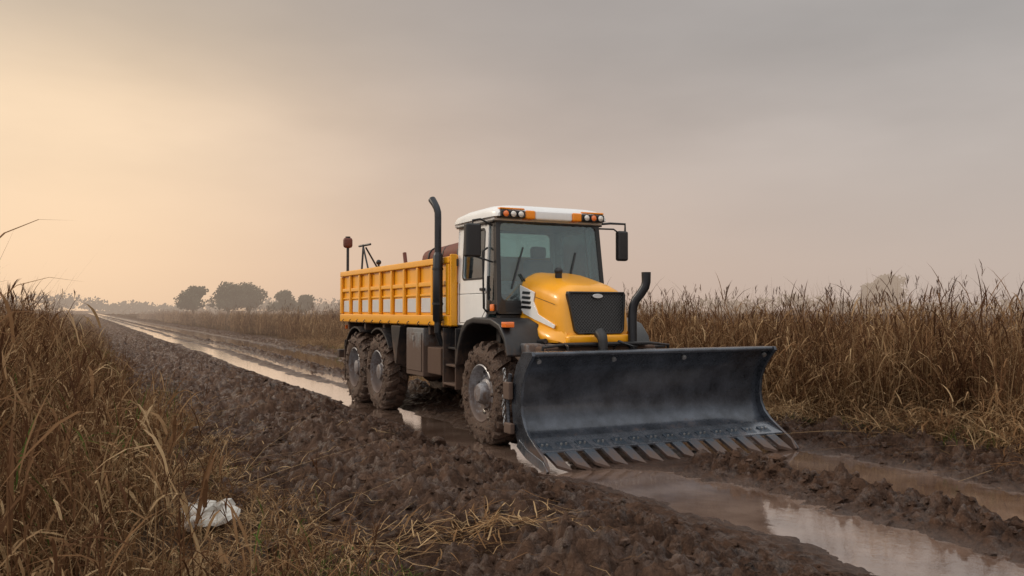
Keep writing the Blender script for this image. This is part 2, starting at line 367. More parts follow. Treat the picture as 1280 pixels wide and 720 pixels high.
def roofgeo():
    st=[(-1.28,.03,.0),(-1.26,.0,.05),(-1.15,-.02,.11),(-.8,-.03,.145),(-.2,-.03,.15),(.0,-.02,.135),(.1,.0,.10),(.14,.02,.055)]
    V=[];F=[];n=24
    for f,ins,h in st:
        v0,v1=.19+ins,1.87-ins
        for k in range(n+1):
            a=math.pi*k/n; x=math.copysign(abs(math.cos(a))**.35,math.cos(a)); y=abs(math.sin(a))**.55
            V.append((f,cc-x*(v1-v0)/2,2.89+y*(h+.03)))
    m=n+1
    for i in range(len(st)-1):
        for k in range(n): F.append((i*m+k,i*m+k+1,(i+1)*m+k+1,(i+1)*m+k))
        F.append((i*m,(i+1)*m,(i+1)*m+n,i*m+n))
    F+= [tuple(range(m)),tuple((len(st)-1)*m+k for k in range(m))]
    mk('cab_roof',V,F,white,smooth=True)
roofgeo()
box('roof_rim',(-1.27,.03),(.2,1.86),(2.845,2.895),white,.015)
box('roof_gutter',(-1.2,.02),(.195,1.865),(2.825,2.848),blackclean,.004)
box('roof_visor',(.03,.16),(.75,1.31),(2.86,2.985),white,.025)
for s,v0,v1,ov0,ov1 in (('right',.24,.60,.60,.75),('left',1.46,1.82,1.31,1.46)):
    box('roof_light_housing_'+s,(-.02,.16),(v0,v1),(2.87,2.975),blackclean,.02)
    box('roof_orange_trim_'+s,(-.02,.165),(ov0+.003,ov1-.003),(2.865,2.98),orange,.02)
    box('roof_orange_cap_'+s,(-.02,.14),(v0,v1),(2.978,3.005),orange,.012)
    for i in range(3):
        v=v0+.07+.11*i
        V,F=tubegeo([(.15,v,2.922),(.172,v,2.922),(.18,v,2.922)],[.040,.040,.03],16); mk('roof_lamp_%s_%d'%(s,i),V,F,amber if (i==(1 if s=='left' else 0)) else lens,smooth=True)
        ring('roof_lamp_bezel_%s_%d'%(s,i),rr(v-.05,v+.05,2.872,2.972,.0499),rr(v-.042,v+.042,2.88,2.964,.0419),.155,.176,black,'vz',bevel=.002)
box('mirror_right',(-.14,-.03),(-.16,.06),(2.36,2.80),black,.03); tube('mirror_arm_right',[(-.05,.22,2.78),(-.06,.05,2.86),(-.08,-.05,2.84),(-.08,-.05,2.78)],.013,black,8); tube('mirror_arm_right_b',[(-.03,.22,2.3),(-.07,-.05,2.38)],.012,black,8)
box('mirror_left',(-.02,.08),(2.10,2.27),(2.36,2.78),black,.03); tube('mirror_arm_left',[(.0,1.80,2.86),(.02,2.0,2.88),(.03,2.24,2.88),(.03,2.24,2.76)],.016,black,8); tube('mirror_arm_left_b',[(.0,1.82,2.80),(.03,2.05,2.8),(.03,2.15,2.74)],.012,black,8)
# ---------------------------------------------------------------- bonnet
bc=1.07
def lean(f,v,z):
    k=min(1,max(0,f-.3)/.8); return (f-.14*(z-1.3)*k,v,z)
def bonnet():
    st=[(.03,.50,2.17,1.40),(.3,.505,2.135,1.38),(.6,.505,2.08,1.34),(.85,.50,2.03,1.31),(1.0,.495,2.00,1.30),(1.10,.475,1.975,1.30),(1.16,.445,1.945,1.31),(1.19,.40,1.90,1.33)]
    V=[];F=[]
    for f,w,zc,zb in st:
        zs=zc-.24; S=[(-w,zb),(-w-.012,(zb+zs)/2),(-w,zs)]
        for k in range(1,9):
            a=math.radians(90*k/8); S.append((-w*math.cos(a)**.6,zs+(zc-zs)*math.sin(a)**.8))
        S=S+[(-x,z) for x,z in S[-2::-1]]
        m=len(S)
        for x,z in S:
            crease=.012 if abs(abs(x)-.24)<.07 else 0
            V.append((f,bc+x,z+crease))
    for i in range(len(st)-1):
        for k in range(m-1): F.append((i*m+k,i*m+k+1,(i+1)*m+k+1,(i+1)*m+k))
    F.append(tuple((len(st)-1)*m+k for k in range(m)))
    mk('bonnet',V,F,yellow,smooth=True,warp=lean)
bonnet()
g=[(bc-.40,1.90),(bc+.40,1.90),(bc+.415,1.86),(bc+.35,1.42),(bc+.31,1.385),(bc-.31,1.385),(bc-.35,1.42),(bc-.415,1.86)]
gi=[(bc+(a-bc)*.93,1.64+(z-1.64)*.92) for a,z in g]
prism('grille',gi,1.19,1.215,grille,'vz',bevel=0,warp=lean)
ring('grille_surround',g,gi,1.17,1.235,blackclean,'vz',warp=lean,bevel=.006)
prism('grille_badge',[(bc+.075*math.cos(a*math.pi/8),1.845+.028*math.sin(a*math.pi/8)) for a in range(16)],1.235,1.247,chrome,'vz',bevel=.004,warp=lean)
prism('bonnet_nose_lip',[(bc-.46,1.27),(bc+.46,1.27),(bc+.45,1.375),(bc-.45,1.375)],1.0,1.24,yellow,'vz',bevel=.03)
for s,sg in (('right',-1),('left',1)):
    V=[];F=[]
    pr=[(.05,1.60,.0,.02),(.3,1.52,.0,.05),(.6,1.45,.0,.085),(.9,1.40,.0,.09),(1.1,1.37,.0,.05),(1.18,1.34,.0,.0)]
    for f,zt,a,b in pr:
        y=bc+sg*(.495-max(0,f-1.0)*.3)
        V+= [(f,y,zt+.06),(f,y+sg*b*.8,zt),(f,y+sg*(b+.015),zt-.07),(f,y+sg*b,1.28),(f,y-sg*.02,1.27)]
    for i in range(len(pr)-1):
        for k in range(4): F.append((i*5+k,i*5+k+1,(i+1)*5+k+1,(i+1)*5+k))
    mk('bonnet_flare_'+s,V,F,yellow,smooth=True)
    vs=bc+sg*.519; v2=vs+sg*.006
    a,b=sorted((vs-sg*.01,v2))
    prism('bonnet_white_panel_'+s,[(.10,2.0),(.5,1.90),(.47,1.78),(.60,1.62),(1.02,1.49),(1.0,1.45),(.5,1.555),(.2,1.63),(.06,1.74)],a,b,white,bevel=.003)
    a,b=sorted((v2,v2+sg*.008))
    for i in range(4):
        z=1.70+.062*i; prism('bonnet_vent_%s_%d'%(s,i),[(.14+.01*i,z),(.40-.008*i,z-.012),(.42-.008*i,z+.022),(.16+.01*i,z+.034)],a,b,blackclean,bevel=.002)
    tube('bonnet_seam_'+s,[(.05,bc+sg*.512,1.93),(1.0,bc+sg*.506,1.74)],.003,black,5)
tube('bonnet_knob_base',[(.55,bc-.2,2.08),(.55,bc-.2,2.15)],.045,black,12); sphere('bonnet_knob',(.55,bc-.2,2.17),(.055,.055,.05),black)
box('cowl',(-.02,.14),(.3,1.76),(1.62,1.80),black,.03)
box('front_bumper',(1.0,1.28),(.28,1.86),(.98,1.24),chassis,.03); box('bumper_top_plate',(.95,1.32),(.45,1.7),(1.242,1.262),grey,.005)
for s,v in (('right',.42),('left',1.72)):
    box('headlight_housing_'+s,(1.24,1.32),(v-.13,v+.13),(1.06,1.2),blackclean,.02); box('headlight_'+s,(1.322,1.335),(v-.1,v+.1),(1.08,1.18),lens,.01)
box('side_tank',(.05,.95),(.5,.56),(1.0,1.3),grey,.02)
tube('coolant_pipe',[(.2,.48,1.3),(.6,.47,1.27),(.95,.46,1.3)],.03,black,10)
tube('winch_horn',[(1.42,.98,1.1),(1.42,.98,1.30),(1.40,.98,1.36),(1.34,.98,1.40)],[.06,.06,.065,.07],black,16)
tube('bumper_bar',[(1.30,.2,1.0),(1.36,.2,1.24),(1.36,.5,1.27),(1.36,1.7,1.27),(1.36,1.98,1.24),(1.30,1.98,1.0)],.02,black,8)
tube('bumper_bar_b',[(1.25,1.6,1.22),(1.25,2.0,1.22),(1.0,2.05,1.2)],.018,black,8)
tube('intake_pipe',[(1.28,1.50,1.05),(1.28,1.50,1.62),(1.285,1.51,1.72),(1.31,1.53,1.80),(1.35,1.58,1.88),(1.38,1.62,1.96),(1.39,1.63,2.02),(1.39,1.63,2.14)],[.055,.055,.055,.055,.055,.055,.055,.058],pipe,18)
tube('intake_collar',[(1.28,1.50,1.22),(1.28,1.50,1.28)],.07,black,18)
fp=[(-.80,.92),(-.74,1.18),(-.6,1.42),(-.42,1.54),(-.2,1.58),(.35,1.57),(.6,1.50),(.76,1.34),(.84,1.12),(.80,1.10),(.71,1.30),(.56,1.43),(.33,1.49),(-.2,1.50),(-.38,1.46),(-.53,1.36),(-.67,1.14),(-.74,.92)]
for s,v0,v1 in (('right',.0,.56),('left',1.55,2.12)):
    prism('front_fender_'+s,fp,v0,v1,black if s=='right' else blackclean,bevel=.02)
    box('inner_arch_'+s,(-.6,.62),(.56,.6) if s=='right' else (1.5,1.54),(.9,1.42),chassis,.01)
box('fender_marker',(.62,.75),(.02,.14),(1.46,1.53),amber,.01)
prism('fender_side_plate',[(.45,1.16),(.62,1.28),(.95,1.26),(1.0,1.12),(.8,1.02)],.2,.5,grey,bevel=.02)
for i,z in enumerate((.62,.88,1.12)): box('step_%d'%i,(-1.28,-.86),(.03+.03*i,.3),(z,z+.035),black,.008)
box('step_side_a',(-1.31,-1.28),(.03,.3),(.58,1.42),black,.008); box('step_side_b',(-.86,-.83),(.03,.3),(.58,1.42),black,.008)
box('cab_sill',(-1.2,-.5),(.21,.45),(1.38,1.455),black,.01)
box('under_cab_box',(-1.2,-.75),(.32,.62),(.85,1.37),chassis,.02)
# ---------------------------------------------------------------- blade
BV0,BV1=-.18,3.28
inn=[(1.80,1.19),(1.70,1.10),(1.60,.98),(1.53,.82),(1.50,.64),(1.52,.47),(1.58,.34),(1.67,.26),(1.76,.22)]
def smoothpoly(P,n=4):
    out=[]
    for i in range(len(P)-1):
        p0=P[max(i-1,0)];p1=P[i];p2=P[i+1];p3=P[min(i+2,len(P)-1)]
        for k in range(n):
            t=k/n; out.append(tuple(.5*((2*p1[j])+(-p0[j]+p2[j])*t+(2*p0[j]-5*p1[j]+4*p2[j]-p3[j])*t*t+(-p0[j]+3*p1[j]-3*p2[j]+p3[j])*t**3) for j in (0,1)))
    out.append(P[-1]); return out
si=smoothpoly(inn)
bk=[(f-.03 if z>.3 else f-.02,z-(.0 if z>.3 else .025)) for f,z in si]
prism('blade_moldboard',si+bk[::-1],BV0+.02,BV1-.02,bladem,bevel=0)
for p in (bpy.data.objects['blade_moldboard'],):
    p.data.polygons.foreach_set('use_smooth',[True]*len(p.data.polygons)); p.data.set_sharp_from_angle(angle=math.radians(35))
prism('blade_cutting_plate',[(1.70,.245),(1.73,.262),(1.99,.155),(1.985,.13),(1.70,.21)],BV0+.02,BV1-.02,edgem,bevel=.003)
tube('blade_top_bar',[(1.80,BV0,1.185),(1.80,BV1,1.185)],.028,bladem,12)
box('blade_top_flange',(1.60,1.79),(BV0+.02,BV1-.02),(1.19,1.21),bladem,.004)
so=[(1.84,1.215),(1.62,1.21),(1.46,1.05),(1.37,.82),(1.35,.58),(1.40,.34),(1.52,.16),(1.72,.04),(2.14,-.05),(2.20,-.02),(2.12,.09),(1.92,.205),(1.76,.30),(1.66,.39),(1.60,.50),(1.58,.64),(1.60,.81),(1.67,.96),(1.77,1.08),(1.86,1.17)]
for s,a,b in (('right',BV0-.02,BV0+.018),('left',BV1-.018,BV1+.02)): prism('blade_side_plate_'+s,so,a,b,bladem,bevel=.006)
for s,a in (('right',BV0-.035),('left',BV1+.022)): prism('blade_wear_strip_'+s,[(1.50,.15),(1.72,.05),(2.17,-.05),(2.21,-.015),(2.12,.07),(1.75,.15),(1.56,.24)],a,a+.013,edgem,bevel=.003)
nt=14
for i in range(nt):
    v=BV0+.10+(BV1-BV0-.36)*i/(nt-1); w=.075
    T=[(1.86,v-w,.232),(1.86,v+w*.9,.232),(2.24,v+w*2.1,-.015),(2.15,v+w*.3,.03)]
    V=[p for p in T]+[(a-.012,b,c-.035) for a,b,c in T]
    mk('blade_tooth_%02d'%i,V,[(0,1,2,3),(7,6,5,4),(0,4,5,1),(1,5,6,2),(2,6,7,3),(3,7,4,0)],toothm,bevel=.004)
    for q in (-.03,.03):
        V,F=tubegeo([(1.90,v+q,.19),(1.912,v+q,.222)],.013,8); mk('tooth_bolt_%02d_%d'%(i,int(q>0)),V,F,bolt,smooth=True)
for i,v in enumerate((BV0+.1,.9,1.9,BV1-.12)):
    V,F=tubegeo([(1.765,v,1.12),(1.79,v,1.10)],.028,10); mk('blade_bolt_%d'%i,V,F,bolt,smooth=True)
for i in range(9):
    v=.1+i*.38; prism('blade_rib_%d'%i,[(1.76,1.17),(1.58,1.16),(1.42,.85),(1.40,.55),(1.46,.32),(1.6,.16),(1.66,.2),(1.52,.4),(1.465,.64),(1.5,.85),(1.58,1.0)],v,v+.03,bladem,bevel=0)
box('blade_back_beam',(1.33,1.44),(.1,3.0),(.55,.72),bladem,.01)
for s,v in (('right',.6),('left',1.5)):
    prism('push_arm_'+s,[(.6,.75),(1.40,.45),(1.40,.62),(.6,.95)],v-.05,v+.05,chassis); tube('lift_cylinder_'+s,[(1.2,v+.12,1.15),(1.4,v+.12,.72)],.035,bolt,12)
tube('blade_angle_cylinder',[(.9,.3,.8),(1.2,.1,.72)],.045,chassis,12); tube('blade_angle_rod',[(1.2,.1,.72),(1.42,-.06,.62)],.022,bolt,10)
tube('blade_stay',[(1.32,-.22,.35),(1.30,-.23,.72),(1.36,-.22,.95)],.022,edgem,8)
box('blade_hinge_bracket',(1.26,1.42),(-.27,-.21),(.66,.86),grey,.015); box('blade_hinge_bracket_low',(1.28,1.46),(-.27,-.21),(.28,.40),grey,.015)
V=[];F=[]
for i in range(13):
    z=.98-.05*i; P=[]
    for k in range(9):
        a=2*math.pi*k/8; P.append((1.24+(.016*math.cos(a) if i%2 else 0)+.02*math.sin(i*.6),-.24+(.016*math.cos(a) if not i%2 else 0),z+.03*math.sin(a)))
    v,f=tubegeo(P,.006,6); b=len(V); V+=v; F+=[tuple(b+q for q in ff) for ff in f]
mk('blade_chain',V,F,bolt,smooth=True)
tube('hydraulic_hose_a',[(1.2,.7,1.1),(1.35,.5,1.28),(1.5,.45,1.25),(1.48,.5,.9)],.016,black,8); tube('hydraulic_hose_b',[(1.2,1.2,1.1),(1.36,1.25,1.3),(1.5,1.35,1.24),(1.48,1.4,.9)],.016,black,8)

# ---------------------------------------------------------------- noise
def h2(ix,iy,s):
    n=(ix.astype(np.int64)*374761393+iy.astype(np.int64)*668265263+s*1442695041)&0xffffffff
    n=((n^(n>>13))*1274126177)&0xffffffff; n=n^(n>>16); return (n&0xffffff)/float(0xffffff)
def vn(x,y,s=0):
    ix=np.floor(x);iy=np.floor(y);fx=x-ix;fy=y-iy; fx=fx*fx*(3-2*fx);fy=fy*fy*(3-2*fy)
    a=h2(ix,iy,s);b=h2(ix+1,iy,s);c=h2(ix,iy+1,s);d=h2(ix+1,iy+1,s)
    return (a+(b-a)*fx)*(1-fy)+(c+(d-c)*fx)*fy
def fbm(x,y,o=4,s=0):
    r=0;a=.5;t=0
    for i in range(o): r=r+a*vn(x*2**i+17.3*i,y*2**i-9.1*i,s+i); t+=a; a*=.55
    return r/t
def worley(x,y,s=0):
    ix=np.floor(x);iy=np.floor(y); d1=np.full(np.shape(x),9.);d2=np.full(np.shape(x),9.)
    hid=np.zeros(np.shape(x))
    for i in(-1,0,1):
        for j in(-1,0,1):
            cx=ix+i;cy=iy+j; px=cx+h2(cx,cy,s);py=cy+h2(cx,cy,s+5); d=np.hypot(px-x,py-y)
            hh=h2(cx,cy,s+9); m=d<d1
            d2=np.where(m,d1,np.minimum(d2,d)); hid=np.where(m,hh,hid); d1=np.where(m,d,d1)
    return d1,d2,hid
def ss(a,b,x):
    t=np.clip((x-a)/(b-a),0,1); return t*t*(3-2*t)
def gs(x,c,w): return np.exp(-((x-c)/w)**2)
WL=-.038
def H(f,v):
    u=-f
    vw=v+.28*(vn(u*.22,u*0+3,11)-.5)+.16*(vn(u*.9,v*.5,12)-.5)+.10*(vn(u*2.6,v*2,13)-.5)
    z=.08*(fbm(u*.45,v*.7,3,1)-.5)+.03
    ahead=ss(1.9,2.8,f); rear=ss(7,11,u)
    z=z-.16*gs(vw,.14+.46*ahead,.42+.18*ahead)-.19*gs(vw,2.68,.60)
    z=z-.10*gs(vw,3.7,.3)*rear-.13*gs(vw,1.25,.34)*rear
    z=z+.11*gs(vw,1.68,.32)*(1-.4*rear)
    z=z+.24*gs(v,-1.95,.85)*(.7+.6*vn(u*.5,v*0,4))+.10*ss(-2.3,-4,v)
    z=z+.10*ss(3.45,4.3,v)+.04*ss(4.2,6,v)
    rutm=np.clip(gs(vw,.3,.5)+gs(vw,2.6,.6),0,1)
    amp=(ss(-.3,-1.0,v)+.9*gs(vw,1.66,.36)+.8*ss(3.25,3.8,v)+.16)
    amp=np.clip(amp,0,1)*(1-.65*ss(-3.3,-4.4,v))*(1-.5*ss(4.6,6,v)); amp=amp*(1-.75*ss(25,70,u))
    wx=u+.4*fbm(u*3,v*3,3,31); wy=v+.4*fbm(u*3+9,v*3,3,37)
    d1,d2,hid=worley(wx*2.3,wy*2.3,3); c1=np.clip((d2-d1)*1.6,0,1)**.7*(.0+1.*hid)
    e1,e2,hi2=worley(wx*5.,wy*5.,8); c2=np.clip((e2-e1)*2.2,0,1)**.6*hi2
    wx2=u+.12*fbm(u*9,v*9,2,33); wy2=v+.12*fbm(u*9+9,v*9,2,39)
    g1,g2,hi3=worley(wx2*11,wy2*11,15); c3=np.clip((g2-g1)*2.2,0,1)**.6*hi3
    z=z+amp*(.09*c1*(vn(u*1.1,v*1.1,77)>.3)+.115*c2+.068*c3-.11+.17*(fbm(u*4,v*4,5,21)-.5)+.05*(vn(u*22,v*22,23)-.5))
    z=z+(.012+.03*(1-rutm))*(fbm(u*5,v*5,3,41)-.5)+.012*(1-rutm)*c3
    z=z+.022*gs(vw,1.15,.22)*np.sin(u*26+v*4)*(vn(u*1.2,v*2,51)>.45)
    bl=ss(1.2,1.6,f)*(1-ss(2.3,2.75,f))*ss(-.55,-.2,v)*(1-ss(3.35,3.7,v)); z=z*(1-bl)+bl*np.minimum(z,-.012+.03*(fbm(u*8,v*8,2,91)-.5))
    far=ss(60,200,np.abs(v)); z=z*(1-far)+.1*far+far*.5*(fbm(u*.01,v*.01,2,61)-.5)
    return z
def Hs(f,v): return float(H(np.array([f]),np.array([v]))[0])
def ground_pt(px,py):
    z=0.
    for _ in range(6):
        Y=1080*(1.67-z)/(py-388); X=(px-640)/1080*Y; f,v=toL(X,Y); z=.5*z+.5*Hs(f,v)
    return X,Y,z,f,v
def axis_pts(lo,hi,step,gp,gn,ext):
    L=list(np.arange(lo,hi,step)); s=step;x=L[-1]
    while x<ext: s*=gp; x+=s; L.append(x)
    s=step;x=lo;A=[]
    while x>-ext: s*=gn; x-=s; A.append(x)
    return np.array(A[::-1]+L)
ua=axis_pts(-7.4,1.0,.020,1.0125,1.07,3500.); va=axis_pts(-4.2,5.0,.023,1.07,1.07,3500.)
U,Vv=np.meshgrid(ua,va,indexing='ij'); Z=H(-U,Vv)
nu,nv=U.shape; co=np.stack([-U,Vv,Z],-1).reshape(-1,3).astype(np.float32)
idx=np.arange(nu*nv).reshape(nu,nv); q=np.stack([idx[:-1,:-1],idx[:-1,1:],idx[1:,1:],idx[1:,:-1]],-1).reshape(-1,4)[:,::1]
def npmesh(name,co,q,mat,parent=None,smooth=True,attr=None):
    me=bpy.data.meshes.new(name); k=q.shape[1]
    me.vertices.add(len(co)); me.vertices.foreach_set('co',np.ascontiguousarray(co,dtype=np.float32).ravel())
    me.loops.add(q.size); me.loops.foreach_set('vertex_index',np.ascontiguousarray(q,dtype=np.int32).ravel())
    me.polygons.add(len(q)); me.polygons.foreach_set('loop_start',np.arange(0,q.size,k,dtype=np.int32))
    me.polygons.foreach_set('use_smooth',np.full(len(q),smooth))
    me.materials.append(mat)
    me.update(calc_edges=True)
    if attr is not None:
        a=me.attributes.new('tint','FLOAT_COLOR','POINT'); a.data.foreach_set('color',np.ascontiguousarray(attr,dtype=np.float32).ravel())
    return bpy.data.objects.new(name,me)
def setframe(o): o.location=(P0[0],P0[1],0); o.rotation_euler=(0,0,ROT); COL.objects.link(o)
def mudmat(name='wet_mud'):
    t=NT(name); oc=t.n('ShaderNodeTexCoord').outputs['Object']; sp=t.n('ShaderNodeSeparateXYZ'); t.l(oc,sp.inputs[0])
    n1=t.noise(oc,1.3,5,.6); n2=t.noise(oc,9,6,.65); n3=t.noise(oc,48,6,.7)
    c=t.mix(t.mr(n2,.35,.65),(.020,.0095,.006),(.100,.054,.034)); c=t.mix(t.mr(n1,.4,.65,0,.55),c,(.058,.030,.019))  # mud tone by noise; its dark end paints crevice shade into the hollows
    c=t.mix(t.mr(n3,.5,.75,0,.55),c,(.18,.108,.074))
    hi=t.mr(sp.outputs[2],.05,.30,0,.5); c=t.mix(t.math('MULTIPLY',hi,n2),c,(.19,.118,.082))
    low=t.mr(sp.outputs[2],.03,-.04,0,1)
    c=t.mix(t.math('MULTIPLY',low,.6),c,(.070,.040,.028))
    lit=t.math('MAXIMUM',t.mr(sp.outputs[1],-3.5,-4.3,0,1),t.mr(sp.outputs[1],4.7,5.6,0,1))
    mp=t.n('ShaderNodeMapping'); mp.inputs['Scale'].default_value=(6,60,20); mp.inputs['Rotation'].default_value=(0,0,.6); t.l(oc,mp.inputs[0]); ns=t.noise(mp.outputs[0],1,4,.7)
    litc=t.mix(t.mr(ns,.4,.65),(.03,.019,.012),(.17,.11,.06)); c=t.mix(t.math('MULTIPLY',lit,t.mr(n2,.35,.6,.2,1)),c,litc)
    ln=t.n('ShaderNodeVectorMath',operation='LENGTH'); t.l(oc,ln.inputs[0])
    hz=t.mr(ln.outputs['Value'],50,500,0,.8); c=t.mix(hz,c,(.30,.225,.175))  # far ground paled in its base colour to stand for distance haze
    wetn=t.noise(oc,6.,5,.65); wet=t.math('MAXIMUM',t.math('MULTIPLY',low,.85),t.mr(wetn,.49,.60,0,.9))
    wet=t.math('MULTIPLY',wet,t.math('SUBTRACT',1.,t.math('MAXIMUM',lit,hz)))
    r=t.math('MULTIPLY_ADD',wet,-.46,t.mr(n3,.3,.7,.62,.80)); sc=t.math('MULTIPLY_ADD',wet,.45,.12)
    t.bsdf(c,r,bump=t.math('MULTIPLY_ADD',n3,.5,n2),bstr=1.,bdist=.06,spec=sc); return t.m
mud=mudmat()
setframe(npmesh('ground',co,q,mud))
def watermat():
    t=NT('muddy_water'); oc=t.n('ShaderNodeTexCoord').outputs['Object']; n1=t.noise(oc,1.2,4,.6); n2=t.noise(oc,10,3,.6); n3=t.noise(oc,60,2,.5)
    c=t.mix(t.mr(n1,.35,.65),(.11,.066,.047),(.26,.18,.14))
    b=t.n('ShaderNodeBump'); b.inputs['Strength'].default_value=.10; b.inputs['Distance'].default_value=.012; t.l(t.math('MULTIPLY_ADD',n3,.2,n2),b.inputs['Height'])
    df=t.n('ShaderNodeBsdfDiffuse'); t.l(c,df.inputs[0]); g=t.n('ShaderNodeBsdfGlossy'); g.inputs[0].default_value=(1,1,1,1); g.inputs[1].default_value=.035; t.l(b.outputs[0],g.inputs['Normal'])
    fr=t.n('ShaderNodeFresnel'); fr.inputs[0].default_value=1.85; t.l(b.outputs[0],fr.inputs['Normal'])
    m=t.n('ShaderNodeMixShader'); t.l(t.math('MULTIPLY_ADD',fr.outputs[0],1.3,.06,clamp=True),m.inputs[0]); t.l(df.outputs[0],m.inputs[1]); t.l(g.outputs[0],m.inputs[2]); t.l(m.outputs[0],t.out.inputs[0]); return t.m
ww=np.array([[9,-1.25,WL],[9,4.3,WL],[-600,4.3,WL],[-600,-1.25,WL]]); setframe(npmesh('puddle_water',ww,np.array([[0,1,2,3]]),watermat(),smooth=False))
# mud clods
bm=bmesh.new(); bmesh.ops.create_icosphere(bm,subdivisions=2,radius=1); iv=np.array([v.co[:] for v in bm.verts]); itf=np.array([[v.index for v in f.verts] for f in bm.faces]); bm.free()
n=4200
vz=rng.choice(3,n,p=[.64,.16,.20]); cv=np.where(vz==0,rng.uniform(-3.7,-.35,n),np.where(vz==1,rng.normal(1.68,.26,n),rng.uniform(3.3,5.2,n)))
cu=np.where(rng.random(n)<.6,rng.uniform(-7.5,3,n),rng.uniform(-7,16,n)); cu=np.where((vz==1)&(cu>-2.8)&(cu<8),rng.uniform(-7,-2.8,n),cu)
cs=.009+.032*rng.random(n)**2.2+.075*(rng.random(n)>.95)*rng.random(n)
cz=H(-cu,cv); CV=[];CF=[]
for i in range(n):
    p=iv.copy()
    for k in range(5):
        d=rng.normal(size=3); d/=np.linalg.norm(d); s=p@d; lim=rng.uniform(.5,.85); p=p-np.outer(np.maximum(0,s-lim),d)
    p*=1+.13*rng.normal(size=(len(p),1)); p*=cs[i]*rng.uniform(.6,1.5,3)
    a=rng.uniform(0,6.28); ca,sa=math.cos(a),math.sin(a); p=np.stack([p[:,0]*ca-p[:,1]*sa,p[:,0]*sa+p[:,1]*ca,p[:,2]*.75],-1)
    CV.append(p+np.array([-cu[i],cv[i],cz[i]+cs[i]*.02])); CF.append(itf+i*len(iv))
setframe(npmesh('mud_clods',np.concatenate(CV),np.concatenate(CF),mud,smooth=False))

# ---------------------------------------------------------------- grass
def grassmat(name,d=1.):
    t=NT(name); at=t.n('ShaderNodeAttribute',attribute_name='tint'); sp=t.n('ShaderNodeSeparateColor'); t.l(at.outputs['Color'],sp.inputs[0])
    oi=t.n('ShaderNodeObjectInfo'); k=t.math('MULTIPLY_ADD',oi.outputs['Random'],.30,t.math('MULTIPLY',sp.outputs[0],.80),clamp=True)
    c=t.ramp(k,[(0,(.026*d,.012*d,.007*d)),(.35,(.105*d,.052*d,.026*d)),(.7,(.27*d,.155*d,.075*d)),(1,(.54*d,.38*d,.21*d))])
    c=t.mix(t.math('MULTIPLY',sp.outputs[1],.35),c,(.12*d,.060*d,.038*d))
    c=t.mix(sp.outputs[2],c,(.080,.12,.028))
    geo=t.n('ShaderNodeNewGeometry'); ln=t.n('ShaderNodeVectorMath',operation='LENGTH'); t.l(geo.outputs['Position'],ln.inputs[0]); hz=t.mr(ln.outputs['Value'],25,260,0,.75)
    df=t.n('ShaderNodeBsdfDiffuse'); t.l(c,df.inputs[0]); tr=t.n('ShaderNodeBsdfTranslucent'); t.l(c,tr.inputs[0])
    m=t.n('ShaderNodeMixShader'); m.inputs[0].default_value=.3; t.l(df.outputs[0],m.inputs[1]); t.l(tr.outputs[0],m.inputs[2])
    em=t.n('ShaderNodeEmission'); em.inputs[0].default_value=(.60,.46,.36,1); em.inputs[1].default_value=.85  # haze painted in: distant blades mix toward a pale emission
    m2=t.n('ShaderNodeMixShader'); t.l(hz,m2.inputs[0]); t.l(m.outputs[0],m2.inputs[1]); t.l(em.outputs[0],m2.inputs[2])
    t.l(m2.outputs[0],t.out.inputs[0]); return t.m
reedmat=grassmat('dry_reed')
class Strips:
    def __init__(s): s.v=[];s.f=[];s.c=[]
    def add(s,P,w,side,r,g=0,h=2.):
        n=len(P); b=len(s.v)
        for i,p in enumerate(P):
            t=i/(n-1); ww=w*(.55+.9*t if t<.4 else .91*(1-t)/.6)+.0006
            s.v.append((p[0]-side[0]*ww/2,p[1]-side[1]*ww/2,p[2])); s.v.append((p[0]+side[0]*ww/2,p[1]+side[1]*ww/2,p[2]+.0))
            c=(r,min(1,max(0,p[2]/h)),g,1); s.c+=[c,c]
        for i in range(n-1): s.f.append((b+2*i,b+2*i+1,b+2*i+3,b+2*i+2))
    def mesh(s,name,mat): 
        o=npmesh(name,np.array(s.v),np.array(s.f),mat,attr=np.array(s.c),smooth=False); return o.data
